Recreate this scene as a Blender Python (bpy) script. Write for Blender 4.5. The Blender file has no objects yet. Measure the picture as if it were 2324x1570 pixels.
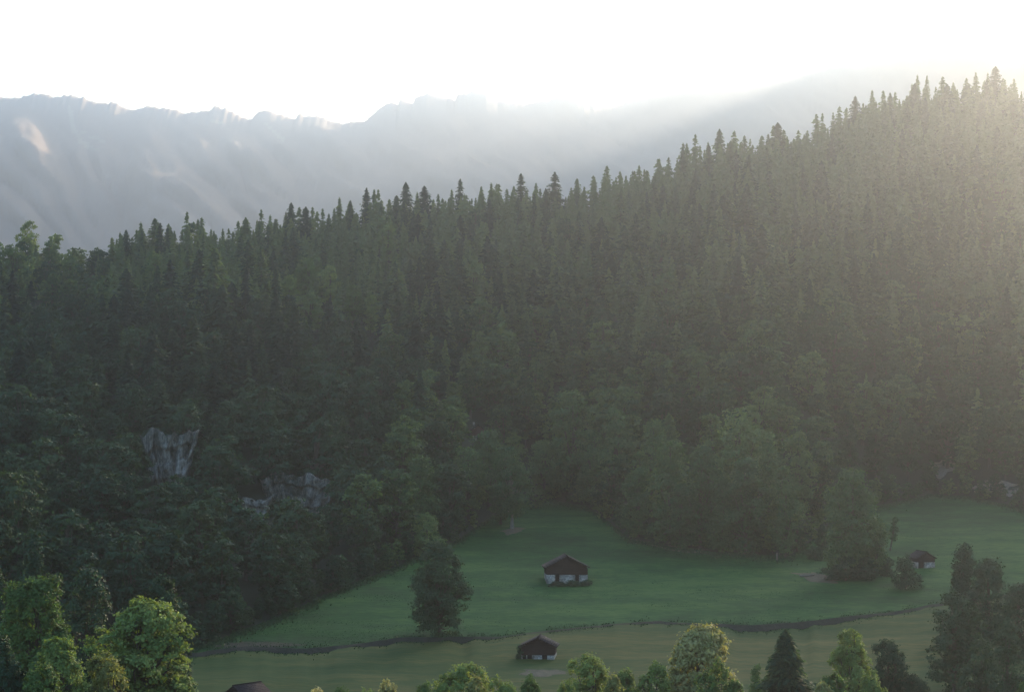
import bpy, math, random
import numpy as np

# ------------------------------------------------------------------ basics
scn = bpy.context.scene
COL = scn.collection
F = 5033.0            # focal length in pixels of a 2324 px wide picture
UC, VC = 1162.0, 930.0  # picture column of the view axis, picture row of eye level
RNG = np.random.default_rng(7)
random.seed(7)

SUN_AZ, SUN_EL = 25.7, 15.0
SUN_STRENGTH, SKY_STRENGTH, EXPOSURE = 5.0, 0.11, 2.12
HAZE_DENSITY, HAZE_ANISO = 2.3e-4, 0.915

def xy(u, y):
    return (u - UC) / F * y

def zpix(v, y):
    return -(v - VC) / F * y

def tab(pts):
    a = np.array(pts, float)
    return lambda u: np.interp(u, a[:, 0], a[:, 1])

# ------------------------------------------------------------------ noise
def vnoise(x, y, seed=0):
    """smooth value noise in [-1, 1]"""
    xi, yi = np.floor(x).astype(np.int64), np.floor(y).astype(np.int64)
    fx, fy = x - xi, y - yi
    fx = fx * fx * (3 - 2 * fx); fy = fy * fy * (3 - 2 * fy)
    def h(a, b):
        n = (a * 374761393 + b * 668265263 + seed * 1274126177) & 0x7fffffff
        n = ((n ^ (n >> 13)) * 1274126177) & 0x7fffffff
        return ((n ^ (n >> 16)) & 0xffff) / 32767.5 - 1.0
    a, b, c, d = h(xi, yi), h(xi + 1, yi), h(xi, yi + 1), h(xi + 1, yi + 1)
    return (a * (1 - fx) + b * fx) * (1 - fy) + (c * (1 - fx) + d * fx) * fy

def fbm(x, y, seed=0, oct=4):
    s, a, f = 0.0, 0.5, 1.0
    for k in range(oct):
        s = s + a * vnoise(x * f, y * f, seed + k * 17)
        a *= 0.5; f *= 2.03
    return s

# ------------------------------------------------------------------ mesh helpers
def make_mesh(name, V, Q, mats, mat_idx=None, tint=None, smooth=False):
    V = np.asarray(V, np.float32); Q = np.asarray(Q, np.int32)
    k = Q.shape[1]
    me = bpy.data.meshes.new(name)
    me.vertices.add(len(V)); me.vertices.foreach_set('co', V.ravel())
    me.loops.add(Q.size); me.loops.foreach_set('vertex_index', Q.ravel())
    me.polygons.add(len(Q))
    me.polygons.foreach_set('loop_start', np.arange(len(Q), dtype=np.int32) * k)
    me.polygons.foreach_set('loop_total', np.full(len(Q), k, np.int32))
    for m in mats: me.materials.append(m)
    if mat_idx is not None: me.polygons.foreach_set('material_index', np.asarray(mat_idx, np.int32))
    if smooth: me.polygons.foreach_set('use_smooth', np.ones(len(Q), bool))
    if tint is not None:
        at = me.attributes.new('tint', 'FLOAT', 'POINT')
        at.data.foreach_set('value', np.asarray(tint, np.float32))
    me.update(); me.validate()
    return me

def link(name, me, parent=None):
    o = bpy.data.objects.new(name, me); COL.objects.link(o)
    if parent is not None: o.parent = parent
    return o

def tag(o, label=None, cat=None, group=None, kind=None):
    if label: o['label'] = label
    if cat: o['category'] = cat
    if group: o['group'] = group
    if kind: o['kind'] = kind
    return o

def empty(name, loc, rz=0.0):
    o = bpy.data.objects.new(name, None); COL.objects.link(o)
    o.location = loc; o.rotation_euler = (0, 0, rz); o.empty_display_size = 0.5
    return o

class MB:
    """collects quads"""
    def __init__(s): s.V, s.Q, s.M, s.T, s.n = [], [], [], [], 0
    def add(s, V, Q, m=0, t=0.5):
        V = np.asarray(V, float); Q = np.asarray(Q, int)
        s.V.append(V); s.Q.append(Q + s.n); s.M.append(np.full(len(Q), m))
        s.T.append(np.full(len(V), t) if np.isscalar(t) else np.asarray(t)); s.n += len(V)
    def box(s, x0, x1, y0, y1, z0, z1, m=0):
        V = [(x0,y0,z0),(x1,y0,z0),(x1,y1,z0),(x0,y1,z0),(x0,y0,z1),(x1,y0,z1),(x1,y1,z1),(x0,y1,z1)]
        s.add(V, [(0,3,2,1),(4,5,6,7),(0,1,5,4),(1,2,6,5),(2,3,7,6),(3,0,4,7)], m)
    def tube(s, P, R, n=7, m=0, t=0.5):
        P = np.asarray(P, float); k = len(P)
        ang = np.arange(n) * 2 * math.pi / n
        D = np.gradient(P, axis=0); D /= np.linalg.norm(D, axis=1)[:, None] + 1e-9
        ref = np.where(np.abs(D[:, 2:3]) > 0.9, np.array([[1.0, 0, 0]]), np.array([[0, 0, 1.0]]))
        A = np.cross(D, ref); A /= np.linalg.norm(A, axis=1)[:, None] + 1e-9
        B = np.cross(D, A)
        V = (P[:, None] + np.asarray(R)[:, None, None] * (A[:, None] * np.cos(ang)[None, :, None] + B[:, None] * np.sin(ang)[None, :, None])).reshape(-1, 3)
        Q = []
        for i in range(k - 1):
            for j in range(n):
                Q.append((i*n+j, i*n+(j+1) % n, (i+1)*n+(j+1) % n, (i+1)*n+j))
        s.add(V, Q, m, t)
    def arrays(s):
        return np.concatenate(s.V), np.concatenate(s.Q), np.concatenate(s.M), np.concatenate(s.T)
    def mesh(s, name, mats, smooth=False):
        V, Q, M, T = s.arrays()
        return make_mesh(name, V, Q, mats, M, T, smooth)

# ------------------------------------------------------------------ materials
def new_mat(name):
    m = bpy.data.materials.new(name); m.use_nodes = True
    nt = m.node_tree; nt.nodes.clear()
    out = nt.nodes.new('ShaderNodeOutputMaterial')
    return m, nt, out

def N(nt, t, **kw):
    n = nt.nodes.new(t)
    for k, v in kw.items():
        if k in n.inputs: n.inputs[k].default_value = v
        else: setattr(n, k, v)
    return n

def ramp(nt, fac, stops):
    r = nt.nodes.new('ShaderNodeValToRGB')
    e = r.color_ramp.elements
    while len(e) < len(stops): e.new(0.5)
    for el, (p, c) in zip(e, stops):
        el.position = p; el.color = (*c, 1)
    nt.links.new(fac, r.inputs['Fac'])
    return r.outputs['Color']

def leaf_mat(name, dark, mid, bright, trans=0.35, spec=0.25):
    m, nt, out = new_mat(name)
    at = N(nt, 'ShaderNodeAttribute', attribute_name='tint')
    oi = N(nt, 'ShaderNodeObjectInfo')
    mul = N(nt, 'ShaderNodeMath', operation='MULTIPLY_ADD')
    nt.links.new(oi.outputs['Random'], mul.inputs[0]); mul.inputs[1].default_value = 0.5
    sc = N(nt, 'ShaderNodeMath', operation='MULTIPLY'); sc.inputs[1].default_value = 0.55
    nt.links.new(at.outputs['Fac'], sc.inputs[0]); nt.links.new(sc.outputs[0], mul.inputs[2])
    col = ramp(nt, mul.outputs[0], [(0.05, dark), (0.5, mid), (0.95, bright)])
    p = N(nt, 'ShaderNodeBsdfPrincipled', Roughness=0.75)
    p.inputs['Specular IOR Level'].default_value = spec * 0.5
    nt.links.new(col, p.inputs['Base Color'])
    tr = N(nt, 'ShaderNodeBsdfTranslucent')
    gm = N(nt, 'ShaderNodeMixRGB', blend_type='MULTIPLY'); gm.inputs[0].default_value = 1
    gm.inputs[2].default_value = (1.25, 1.2, 0.55, 1)
    nt.links.new(col, gm.inputs[1]); nt.links.new(gm.outputs[0], tr.inputs['Color'])
    mx = N(nt, 'ShaderNodeMixShader'); mx.inputs[0].default_value = trans
    nt.links.new(p.outputs[0], mx.inputs[1]); nt.links.new(tr.outputs[0], mx.inputs[2])
    nt.links.new(mx.outputs[0], out.inputs['Surface'])
    return m

def ground_mat(name, stops, scales=(0.02, 0.15, 1.3), weights=(0.45, 0.3, 0.25), bump=0.3, stretch=(1, 1, 1), rough=0.95):
    m, nt, out = new_mat(name)
    tc = N(nt, 'ShaderNodeTexCoord')
    mp = N(nt, 'ShaderNodeMapping'); mp.inputs['Scale'].default_value = stretch
    nt.links.new(tc.outputs['Object'], mp.inputs['Vector'])
    acc = None
    for s, w in zip(scales, weights):
        n = N(nt, 'ShaderNodeTexNoise', Scale=s, Detail=4.0, Roughness=0.6)
        nt.links.new(mp.outputs[0], n.inputs['Vector'])
        k = N(nt, 'ShaderNodeMath', operation='MULTIPLY_ADD'); k.inputs[1].default_value = w
        nt.links.new(n.outputs['Fac'], k.inputs[0])
        if acc is None: k.inputs[2].default_value = 0.0
        else: nt.links.new(acc, k.inputs[2])
        acc = k.outputs[0]
    col = ramp(nt, acc, stops)
    p = N(nt, 'ShaderNodeBsdfPrincipled', Roughness=rough)
    p.inputs['Specular IOR Level'].default_value = 0.1
    nt.links.new(col, p.inputs['Base Color'])
    b = N(nt, 'ShaderNodeBump', Strength=bump, Distance=0.4)
    nt.links.new(acc, b.inputs['Height']); nt.links.new(b.outputs[0], p.inputs['Normal'])
    nt.links.new(p.outputs[0], out.inputs['Surface'])
    return m

M_spruce = leaf_mat('spruce_needles', (0.010, 0.026, 0.018), (0.026, 0.062, 0.036), (0.110, 0.170, 0.070), 0.34, 0.15)
M_broad = leaf_mat('broad_leaves', (0.012, 0.034, 0.020), (0.036, 0.082, 0.038), (0.130, 0.195, 0.070), 0.42)
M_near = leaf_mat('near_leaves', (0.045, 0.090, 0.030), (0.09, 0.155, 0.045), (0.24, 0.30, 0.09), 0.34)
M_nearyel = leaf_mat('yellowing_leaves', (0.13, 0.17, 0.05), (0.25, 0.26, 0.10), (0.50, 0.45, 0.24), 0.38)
M_shadespruce = leaf_mat('shade_tinted_needles', (0.008, 0.020, 0.015), (0.018, 0.042, 0.027), (0.050, 0.085, 0.042), 0.28, 0.15)  # spruce needles darkened to stand in for the valley shade
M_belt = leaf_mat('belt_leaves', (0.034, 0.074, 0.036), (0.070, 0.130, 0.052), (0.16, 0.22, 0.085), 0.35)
M_neardark = leaf_mat('dark_leaves', (0.018, 0.044, 0.024), (0.030, 0.064, 0.032), (0.052, 0.088, 0.038), 0.25)  # dark foliage; in the left and lower wood its tone stands in for shade
M_bark = ground_mat('bark', [(0.3, (0.045, 0.035, 0.028)), (0.7, (0.12, 0.10, 0.08))], (2.0, 9.0), (0.5, 0.5), 0.5, (1, 1, 0.2))
M_palebark = ground_mat('pale_bark', [(0.3, (0.10, 0.09, 0.075)), (0.7, (0.24, 0.22, 0.18))], (2.0, 9.0), (0.5, 0.5), 0.4)
M_floor = ground_mat('forest_floor', [(0.3, (0.018, 0.024, 0.014)), (0.7, (0.045, 0.050, 0.028))])
M_meadow = ground_mat('meadow_grass', [(0.40, (0.004, 0.034, 0.006)), (0.5, (0.012, 0.066, 0.012)), (0.60, (0.046, 0.108, 0.022))], (0.025, 0.16, 1.1), (0.38, 0.32, 0.3), 1.0, (0.5, 1, 1))
M_mown = ground_mat('mown_hay_grass', [(0.40, (0.014, 0.048, 0.009)), (0.5, (0.042, 0.064, 0.013)), (0.60, (0.100, 0.090, 0.024))], (0.025, 0.16, 1.1), (0.42, 0.3, 0.28), 1.0, (0.35, 1.2, 1))
M_bank = ground_mat('bank_earth', [(0.3, (0.022, 0.026, 0.018)), (0.7, (0.060, 0.050, 0.036))], (0.1, 0.8, 3.0), (0.3, 0.4, 0.3), 0.8)
M_earth = ground_mat('bare_earth', [(0.3, (0.055, 0.055, 0.035)), (0.7, (0.14, 0.115, 0.08))], (0.3, 1.2, 4.0), (0.3, 0.4, 0.3), 0.8)
M_gravel = ground_mat('gravel', [(0.3, (0.07, 0.075, 0.05)), (0.7, (0.22, 0.21, 0.18))], (0.2, 1.0, 4.0), (0.3, 0.4, 0.3), 0.8)
M_rock = ground_mat('limestone', [(0.39, (0.02, 0.03, 0.02)), (0.46, (0.075, 0.075, 0.06)), (0.53, (0.19, 0.18, 0.15)), (0.65, (0.36, 0.33, 0.28))], (0.12, 0.5, 2.5), (0.35, 0.35, 0.3), 1.0, (1.6, 1, 0.45))
M_mount = ground_mat('mountain_slope', [(0.3, (0.30, 0.245, 0.195)), (0.55, (0.37, 0.305, 0.245)), (0.75, (0.45, 0.38, 0.31))], (0.0016, 0.008, 0.04), (0.45, 0.3, 0.25), 1.0, (1.5, 0.7, 0.7))
M_scree = ground_mat('scree', [(0.3, (0.36, 0.32, 0.24)), (0.7, (0.52, 0.47, 0.35))], (0.01, 0.05), (0.5, 0.5), 0.5)

# ------------------------------------------------------------------ terrain
t_bank = tab([(-600, 1512), (0, 1503), (440, 1482), (560, 1470), (700, 1471), (820, 1458), (900, 1447), (1000, 1446), (1130, 1445), (1170, 1440), (1300, 1424), (1400, 1413), (1500, 1407),
              (1600, 1414), (1700, 1418), (1800, 1413), (1900, 1402), (2000, 1390), (2110, 1372), (2324, 1345), (2700, 1325)])
t_bankh = tab([(-600, 16), (440, 18), (700, 16), (900, 20), (1100, 18), (1160, 6), (1400, 6), (1520, 10), (1620, 8), (1700, 24), (1760, 26), (1900, 18), (2110, 9), (2400, 9)])
t_edge = tab([(-600, 1500), (0, 1488), (440, 1474), (600, 1415), (830, 1315), (950, 1265), (1050, 1222), (1120, 1172), (1180, 1140), (1250, 1136), (1330, 1150), (1430, 1225), (1520, 1240), (1600, 1252),
              (1800, 1262), (1840, 1225), (1900, 1175), (2010, 1145), (2110, 1128), (2200, 1130), (2324, 1160), (2700, 1150)])
t_top = tab([(-600, 590), (0, 572), (70, 555), (150, 555), (250, 550), (290, 535), (410, 520), (560, 515), (640, 500), (720, 498), (800, 478), (900, 458), (1000, 455), (1060, 437), (1130, 420), (1200, 420), (1330, 425),
             (1380, 385), (1480, 370), (1570, 335), (1660, 305), (1800, 285), (1880, 252), (1950, 215), (2050, 190), (2110, 178), (2190, 185), (2324, 180)])
t_crest_y = tab([(-2500, 650), (0, 680), (600, 695), (1162, 720), (1700, 775), (2324, 850), (6500, 850)])
t_crest_z = tab([(2324, 114), (2450, 120), (2700, 130), (2950, 138), (3080, 144), (3420, 152), (3520, 280), (4000, 330), (6500, 360)])  # unseen crest right of the frame, shaped to shade meadow and near air
CREST_TREE = 68.0

def breaks(u):
    u = np.asarray(u, float)
    vB, hb, vC = t_bank(u), t_bankh(u), t_edge(u)
    vB = vB + 2.0 * fbm(u / 40, u * 0, 41, 3); hb = 0.62 * hb * (1 + 0.7 * fbm(u / 35, u * 0, 43, 3))
    vC = vC + 5.0 * fbm(u / 45, u * 0, 47, 3)
    yT = 68.5 / ((vB - VC) / F + 0.09)
    yC = np.maximum(68.5 / ((vC - VC) / F + 0.09), yT + 3.0)
    zC = -37 + 0.09 * (yC - 350)
    zT = -37 + 0.09 * (yT - 350)
    yBb = yT - 1.0
    zBb = -(vB + hb - VC) / F * yBb
    yK = t_crest_y(u)
    zK = np.where(u <= 2324, -(t_top(u) + CREST_TREE - VC) / F * yK, t_crest_z(u))
    k = np.ones_like(u)
    Y = [2 * k, 110 * k, 205 * k, 285 * k, yBb, yT, yC, yK, yK + 230, 2000 * k, 5000 * k]
    Z = [-2 * k, -34 * k, -43 * k, -40 * k, zBb, zT, zC, zK, zK - 95, -90 * k, -90 * k]
    return np.array(Y), np.array(Z)

def ground(u, y):
    """terrain height at picture column u and depth y"""
    u = np.atleast_1d(np.asarray(u, float)); y = np.atleast_1d(np.asarray(y, float))
    Y, Z = breaks(u)
    z = np.full(u.shape, -2.0)
    for k in range(10):
        t = np.clip((y - Y[k]) / (Y[k + 1] - Y[k]), 0, 1)
        s = t
        if k == 6:   # slope steepens upwards, rounds off at the crest
            s = 0.8 * t ** 1.35 + 0.2 * (1 - (1 - t) ** 2)
        m = (y >= Y[k])
        z = np.where(m, Z[k] + (Z[k + 1] - Z[k]) * s, z)
    x = (u - UC) / F * y
    a = np.clip((y - 288) / 20, 0, 1) * np.clip((640 - y) / 60, 0, 1)
    z = z + a * (0.5 * fbm(x / 26, y / 15, 3, 3))
    a2 = np.clip((y - Y[6]) / 40, 0, 1) * np.clip((Y[7] + 150 - y) / 100, 0, 1)
    z = z + a2 * 5.0 * fbm(x / 60, y / 60, 9, 3)
    return z

def gz(u, y): return float(ground(u, y)[0])

ucols = np.concatenate([np.arange(-2000, -300, 80), np.arange(-300, 2700, 12), np.arange(2700, 4501, 80)]).astype(float)
Yb, Zb = breaks(ucols)
def sheet(name, k0, k1, counts, mat):
    rows = []
    for k in range(k0, k1):
        n = counts[k - k0]
        for i in range(n + (1 if k == k1 - 1 else 0)):
            rows.append(Yb[k] + (Yb[k + 1] - Yb[k]) * i / n)
    Yr = np.array(rows); nr, nc = Yr.shape
    V = np.zeros((nr, nc, 3))
    for i in range(nr):
        V[i, :, 0] = (ucols - UC) / F * Yr[i]; V[i, :, 1] = Yr[i]; V[i, :, 2] = ground(ucols, Yr[i] + 1e-6)
    idx = np.arange(nr * nc).reshape(nr, nc)
    Q = np.stack([idx[:-1, :-1], idx[:-1, 1:], idx[1:, 1:], idx[1:, :-1]], -1).reshape(-1, 4)
    me = make_mesh(name, V.reshape(-1, 3), Q, [mat], smooth=True)
    return tag(link(name, me), kind='structure')

tag(sheet('near_slope', 0, 3, [10, 12, 12], M_floor), 'shaded wooded ground at the foot of the nearest trees', 'ground')
tag(sheet('lower_meadow', 3, 4, [50], M_mown), 'yellowish mown meadow below the terrace bank', 'meadow')
tag(sheet('terrace_bank', 4, 5, [3], M_bank), 'dark earth bank dividing the green meadow from the mown meadow', 'bank')
tag(sheet('upper_meadow', 5, 6, [70], M_meadow), 'lush green sloping meadow around the big hut', 'meadow')
tag(sheet('forest_hillside', 6, 8, [60, 8], M_floor), 'steep dark forest floor rising behind the meadow', 'hillside')
tag(sheet('far_valley', 8, 10, [8, 8], M_floor), 'hidden valley floor between forest crest and mountain', 'valley')

# ------------------------------------------------------------------ mountain
t_ridge = tab([(-900, 150), (-600, 190), (-300, 210), (0, 222), (40, 223), (60, 217), (80, 211), (100, 217), (120, 221), (150, 217), (188, 221), (195, 226), (238, 236), (262, 233), (285, 246), (300, 250), (320, 246), (340, 240), (365, 247), (385, 247), (420, 257), (455, 252),
               (478, 249), (485, 242), (510, 247), (530, 256), (548, 267), (570, 272), (580, 261), (590, 250), (608, 252), (640, 261), (672, 269), (676, 257), (684, 257), (690, 266), (720, 264), (750, 274), (780, 282), (830, 273), (845, 262), (870, 240), (890, 234), (903, 238), (906, 226),
               (920, 227), (938, 235), (943, 217), (962, 217), (972, 214), (990, 217), (1032, 228), (1038, 213), (1060, 212), (1075, 206), (1105, 212), (1120, 222), (1158, 236), (1190, 236), (1225, 228), (1248, 229), (1255, 219), (1272, 213), (1300, 211), (1318, 218), (1338, 232), (1388, 245), (1425, 232), (1432, 227),
               (1480, 200), (1505, 180), (1527, 167), (1555, 180), (1588, 189), (1620, 180), (1645, 172), (1652, 165), (1685, 158), (1692, 142), (1718, 138), (1740, 144), (1780, 147), (1812, 157), (1830, 148), (1888, 127), (1920, 131), (1950, 125), (1968, 110), (1975, 100), (1995, 98), (2022, 82), (2052, 77),
               (2070, 72), (2120, 45), (2160, 28), (2195, 2), (2230, -95), (2290, -220), (2380, -330), (2520, -375), (2750, -390), (3000, -405), (3300, -410), (3600, -415)])  # unseen right end, raised to shade the air before the mountain
YM = 5500.0
mu = np.arange(-900, 4501, 3.5).astype(float)
nt_ = 90
Vm = np.zeros((nt_ + 8, len(mu), 3))
rs_ = np.convolve(np.pad(t_ridge(mu), 40, 'edge'), np.ones(81) / 81, 'valid')
crag = 9.0 * (np.abs(fbm(mu / 16, mu * 0, 5, 4)) - .25) + 3.0 * fbm(mu / 4.5, mu * 0, 15, 2)
rv = t_ridge(mu) - crag * np.clip((2200 - mu) / 600, .35, 1)
zr = zpix(rv, YM); zsm = zpix(rs_, YM)
for i in range(nt_ + 8):
    if i <= nt_:
        t = i / nt_                      # 0 foot, 1 ridge
        y = 3000 + (YM - 3000) * t
        x0 = (mu - UC) / F * YM * (0.72 + 0.28 * t)
        g = np.abs(fbm(mu / 190 + t * 2.2, mu / 260 + t * 5.5, 31, 5)) * 1.6
        zc_ = zsm + (zr - zsm) * np.clip((t - .90) / .10, 0, 1) ** 1.5
        z = -92 + (zc_ + 92) * (t ** 1.15) + (t * (1 - t)) * 4 * (g * 34 - 8)
        yy = y - 650 * t * (1 - t) * g
    else:
        k = (i - nt_) / 7.0
        yy = np.full_like(mu, YM + 400 * k); x0 = (mu - UC) / F * YM
        z = zr - 240 * k - 4
    Vm[i, :, 0] = x0; Vm[i, :, 1] = yy; Vm[i, :, 2] = z
nr, nc = Vm.shape[:2]
idx = np.arange(nr * nc).reshape(nr, nc)
Qm = np.stack([idx[:-1, :-1], idx[:-1, 1:], idx[1:, 1:], idx[1:, :-1]], -1).reshape(-1, 4)
# pale scree gully on the left of the face
um = (Vm[:, :, 0] / Vm[:, :, 1]) * F + UC; vm = VC - Vm[:, :, 2] / Vm[:, :, 1] * F
def near_line(pts, w):
    d = np.full(um.shape, 1e9)
    for (a, b), (c, e) in zip(pts[:-1], pts[1:]):
        L = (c - a) ** 2 + (e - b) ** 2
        s = np.clip(((um - a) * (c - a) + (vm - b) * (e - b)) / L, 0, 1)
        d = np.minimum(d, np.hypot(um - a - s * (c - a), vm - b - s * (e - b)))
    return d < w * (1 + 0.8 * fbm(um / 9, vm / 9, 77, 3))
sc = near_line([(155, 250), (165, 300), (180, 325), (215, 345)], 5) | near_line([(180, 305), (235, 325)], 3) | near_line([(600, 285), (640, 320)], 4) | near_line([(480, 280), (500, 282)], 4)
mi = sc[:-1, :-1].ravel().astype(int)
tag(link('mountain', make_mesh('mountain', Vm.reshape(-1, 3), Qm, [M_mount, M_scree], mi)), 'hazy jagged mountain ridge beyond the forest', 'mountain', kind='structure')

# ------------------------------------------------------------------ tree shapes (unit height)
def kites(C, A, B, tint, mb, m):
    """diamond faces: centre C, half axes A, B"""
    n = len(C)
    V = np.stack([C - A, C + B, C + A, C - B], 1).reshape(-1, 3)
    Q = np.arange(n * 4).reshape(n, 4)
    mb.add(V, Q, m, np.repeat(tint, 4))

def unit(v): return v / (np.linalg.norm(v, axis=-1, keepdims=True) + 1e-9)

def spruce_arrays(seed, branches=240, sprays=7, wid=0.15, size=1.0, lean=0.0, irregular=0.35, bare=0.06):
    r = np.random.default_rng(seed)
    mb = MB()
    t = np.sort(r.uniform(0, 1, branches)) ** 0.92
    az = np.arange(branches) * 2.39996 + r.normal(0, 0.3, branches)
    lobe = 1 + irregular * np.sin(az * 2 + r.uniform(0, 6)) * 0.5 + irregular * r.normal(0, 0.55, branches) + 0.14 * np.sin(t * 40 + r.uniform(0, 6))
    L = wid * ((1 - t) ** 0.72 * 0.97 + 0.03) * np.clip(lobe, 0.4, 1.7)
    L *= np.clip((t + 0.05) / 0.14, 0.6, 1)
    z0 = bare + (0.985 - bare) * t
    dirs = np.stack([np.cos(az), np.sin(az), np.zeros_like(az)], 1)
    side = np.stack([-np.sin(az), np.cos(az), np.zeros_like(az)], 1)
    for k in range(sprays):
        s = (k + 0.6 + r.uniform(-0.3, 0.3, branches)) / sprays
        drop = -0.55 * (s * L) + 0.25 * (s ** 2.2) * L + r.normal(0, 0.006, branches)
        c = dirs * (s * L)[:, None] + side * (r.normal(0, 0.22, branches) * L * s)[:, None]
        c[:, 2] = z0 + drop
        ln = (0.016 + 0.12 * L) * size * r.uniform(0.7, 1.4, branches)
        a = unit(dirs + side * r.normal(0, 0.6, branches)[:, None] + np.array([0, 0, -0.55]) + r.normal(0, 0.2, (branches, 3))) * ln[:, None]
        b = unit(side + dirs * r.normal(0, 0.3, branches)[:, None] + r.normal(0, 0.45, (branches, 3))) * (ln * 0.55)[:, None]
        kites(c, a, b, np.clip(0.35 + 0.45 * s + r.normal(0, 0.15, branches), 0, 1), mb, 0)
    n = 26
    c = np.zeros((n, 3)); c[:, 2] = r.uniform(0.86, 1.0, n); c[:, :2] = r.normal(0, 0.006, (n, 2))
    kites(c, unit(r.normal(0, 0.35, (n, 3)) + np.array([0, 0, 1])) * 0.022, unit(r.normal(0, 1, (n, 3))) * 0.007, r.uniform(0.4, 0.9, n), mb, 0)
    tr = MB()
    tr.tube([(0, 0, -0.03), (0, 0, 0.3), (lean * .3, 0, 0.7), (lean * .4, 0, 0.97)], [0.016, 0.012, 0.006, 0.002], 6, 0)
    return mb, tr

def broad_arrays(seed, leaves=2600, wid=0.36, base=0.16, lobes=10, leaf=0.020, shape='round', clump=0.085, ntw=60, rough=1.0):
    """crown of leaf clumps over overlapping boughs, trunk with limbs; unit height"""
    r = np.random.default_rng(seed)
    # boughs: overlapping rounded masses filling a domed hull, irregular on purpose
    cs, rs = [], []
    span = 1 - base
    skew = r.uniform(-0.16, 0.16, 2) * wid * rough
    nb = lobes * 2
    for i in range(nb):
        t = ((i + r.uniform(0.1, 0.9)) / nb) ** 0.9
        if shape == 'oval': prof = math.sin(math.pi * min(1, (0.14 + 0.80 * t))) ** 0.6
        elif shape == 'egg': prof = min(1, 0.72 + t) * (1.03 - t) ** 0.42
        elif shape == 'cone': prof = (1.04 - t) ** 0.7
        elif shape == 'mushroom': prof = min(1, 0.55 + t) * (1.04 - t) ** 0.32
        elif shape == 'dome': prof = min(1.0, 1.2 * (1.01 - t) ** 0.26)
        else: prof = math.sin(math.pi * (0.18 + 0.74 * t)) ** 0.8
        a = i * 2.39996 + r.uniform(-0.6, 0.6)
        rr = wid * prof * (1 + rough * r.uniform(-0.22, 0.16))
        rad = wid * r.uniform(0.26, 0.46) * (0.75 + 0.25 * prof)
        rad = min(rad, span * 0.26)
        off = max(0.0, rr - rad) * (1.0 if i % 3 else r.uniform(0.1, 0.6))
        zz = base + span * (0.06 + 0.94 * t) - rad * 0.7
        cs.append((math.cos(a) * off + skew[0] * t, math.sin(a) * off + skew[1] * t, max(base + rad * 0.4, min(zz, 1 - rad * 0.85)))); rs.append(rad)
    cs[-1] = (skew[0] + r.normal(0, 0.02), skew[1] + r.normal(0, 0.02), 1 - rs[-1] * 0.85)
    cs = np.array(cs); rs = np.array(rs); lobes = nb
    cs[:, :2] *= (wid - rs.mean()) / max(1e-3, np.sort(np.hypot(cs[:, 0], cs[:, 1]))[-4:].mean())
    K = int(80 + leaves / (52 if leaves > 12000 else 28))
    li = r.choice(lobes, K * 5, p=rs ** 2 / (rs ** 2).sum())
    d = r.normal(0, 1, (K * 5, 3)); d[:, 2] = np.abs(d[:, 2]) * np.where(r.uniform(0, 1, K * 5) < .24, -0.7, 1.0) + 0.1
    d = unit(d)
    cc = cs[li] + d * (rs[li] * r.uniform(0.80, 1.06, K * 5) * np.where(r.uniform(0, 1, K * 5) < .10, 1.15, 1.0))[:, None] * np.array([1, 1, 0.8])
    inside = (np.linalg.norm((cc[:, None] - cs[None]) / np.array([1, 1, 0.8]), axis=2) < rs[None] * 0.74).any(1)
    cc = cc[~inside][:K]; dd = d[~inside][:K]; lk = li[~inside][:K]
    K = len(cc)
    csz = clump * r.uniform(0.4, 1.1, K)
    ci = r.choice(K, leaves, p=csz ** 2 / (csz ** 2).sum())
    off = r.normal(0, 0.42, (leaves, 3)) * csz[ci][:, None] * np.array([1, 1, 0.5])
    P = cc[ci] + off
    nrm = unit(dd[ci] * 0.8 + np.array([0, 0, 0.5]) + r.normal(0, 0.5, (leaves, 3)))
    a = unit(np.cross(nrm, r.normal(0, 1, (leaves, 3))))
    b = np.cross(nrm, a)
    ln = leaf * r.uniform(0.6, 1.4, leaves)
    btint = r.uniform(0.1, 0.9, lobes)
    tint = np.clip(0.3 * btint[lk[ci]] + 0.35 * r.uniform(0, 1, K)[ci] + 0.35 * r.uniform(0, 1, leaves), 0, 1)
    mb = MB(); kites(P, a * ln[:, None], b * (ln * 0.62)[:, None], tint, mb, 0)
    tr = MB()
    rt = 0.022
    top = base + 0.45 * (1 - base)
    bend = r.normal(0, 0.012, 2)
    tr.tube([(0, 0, -0.04), (bend[0] * .3, bend[1] * .3, base * 0.6), (bend[0], bend[1], base + 0.1), (bend[0] * 1.5, 0, top), (0, 0, min(0.9, top + 0.25))], [rt * 1.35, rt, rt * 0.8, rt * 0.5, rt * 0.2], 8, 0)
    for c_, r_ in zip(cs, rs):
        s0 = np.array([bend[0], bend[1], min(base + 0.05 + 0.3 * max(0, c_[2] - base), top)])
        m_ = s0 * 0.5 + c_ * 0.5 + np.array([0, 0, -0.02])
        tr.tube([s0, m_, c_], [rt * 0.5, rt * 0.32, rt * 0.12], 5, 0)
    for k in r.choice(K, min(ntw, K), replace=False):
        j = int(np.argmin(np.linalg.norm(cs - cc[k], axis=1)))
        tr.tube([cs[j], (cs[j] + cc[k]) / 2 + r.normal(0, 0.01, 3), cc[k]], [rt * 0.16, rt * 0.11, rt * 0.05], 4, 0)
    return mb, tr

def single_mesh(name, mb, tr, mats):
    """crown and trunk of a far tree in one mesh"""
    V, Q, M, T = mb.arrays(); V2, Q2, M2, T2 = tr.arrays()
    return make_mesh(name, np.concatenate([V, V2]), np.concatenate([Q, Q2 + len(V)]), mats, np.concatenate([M, M2 + 1]), np.concatenate([T, T2]))

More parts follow.
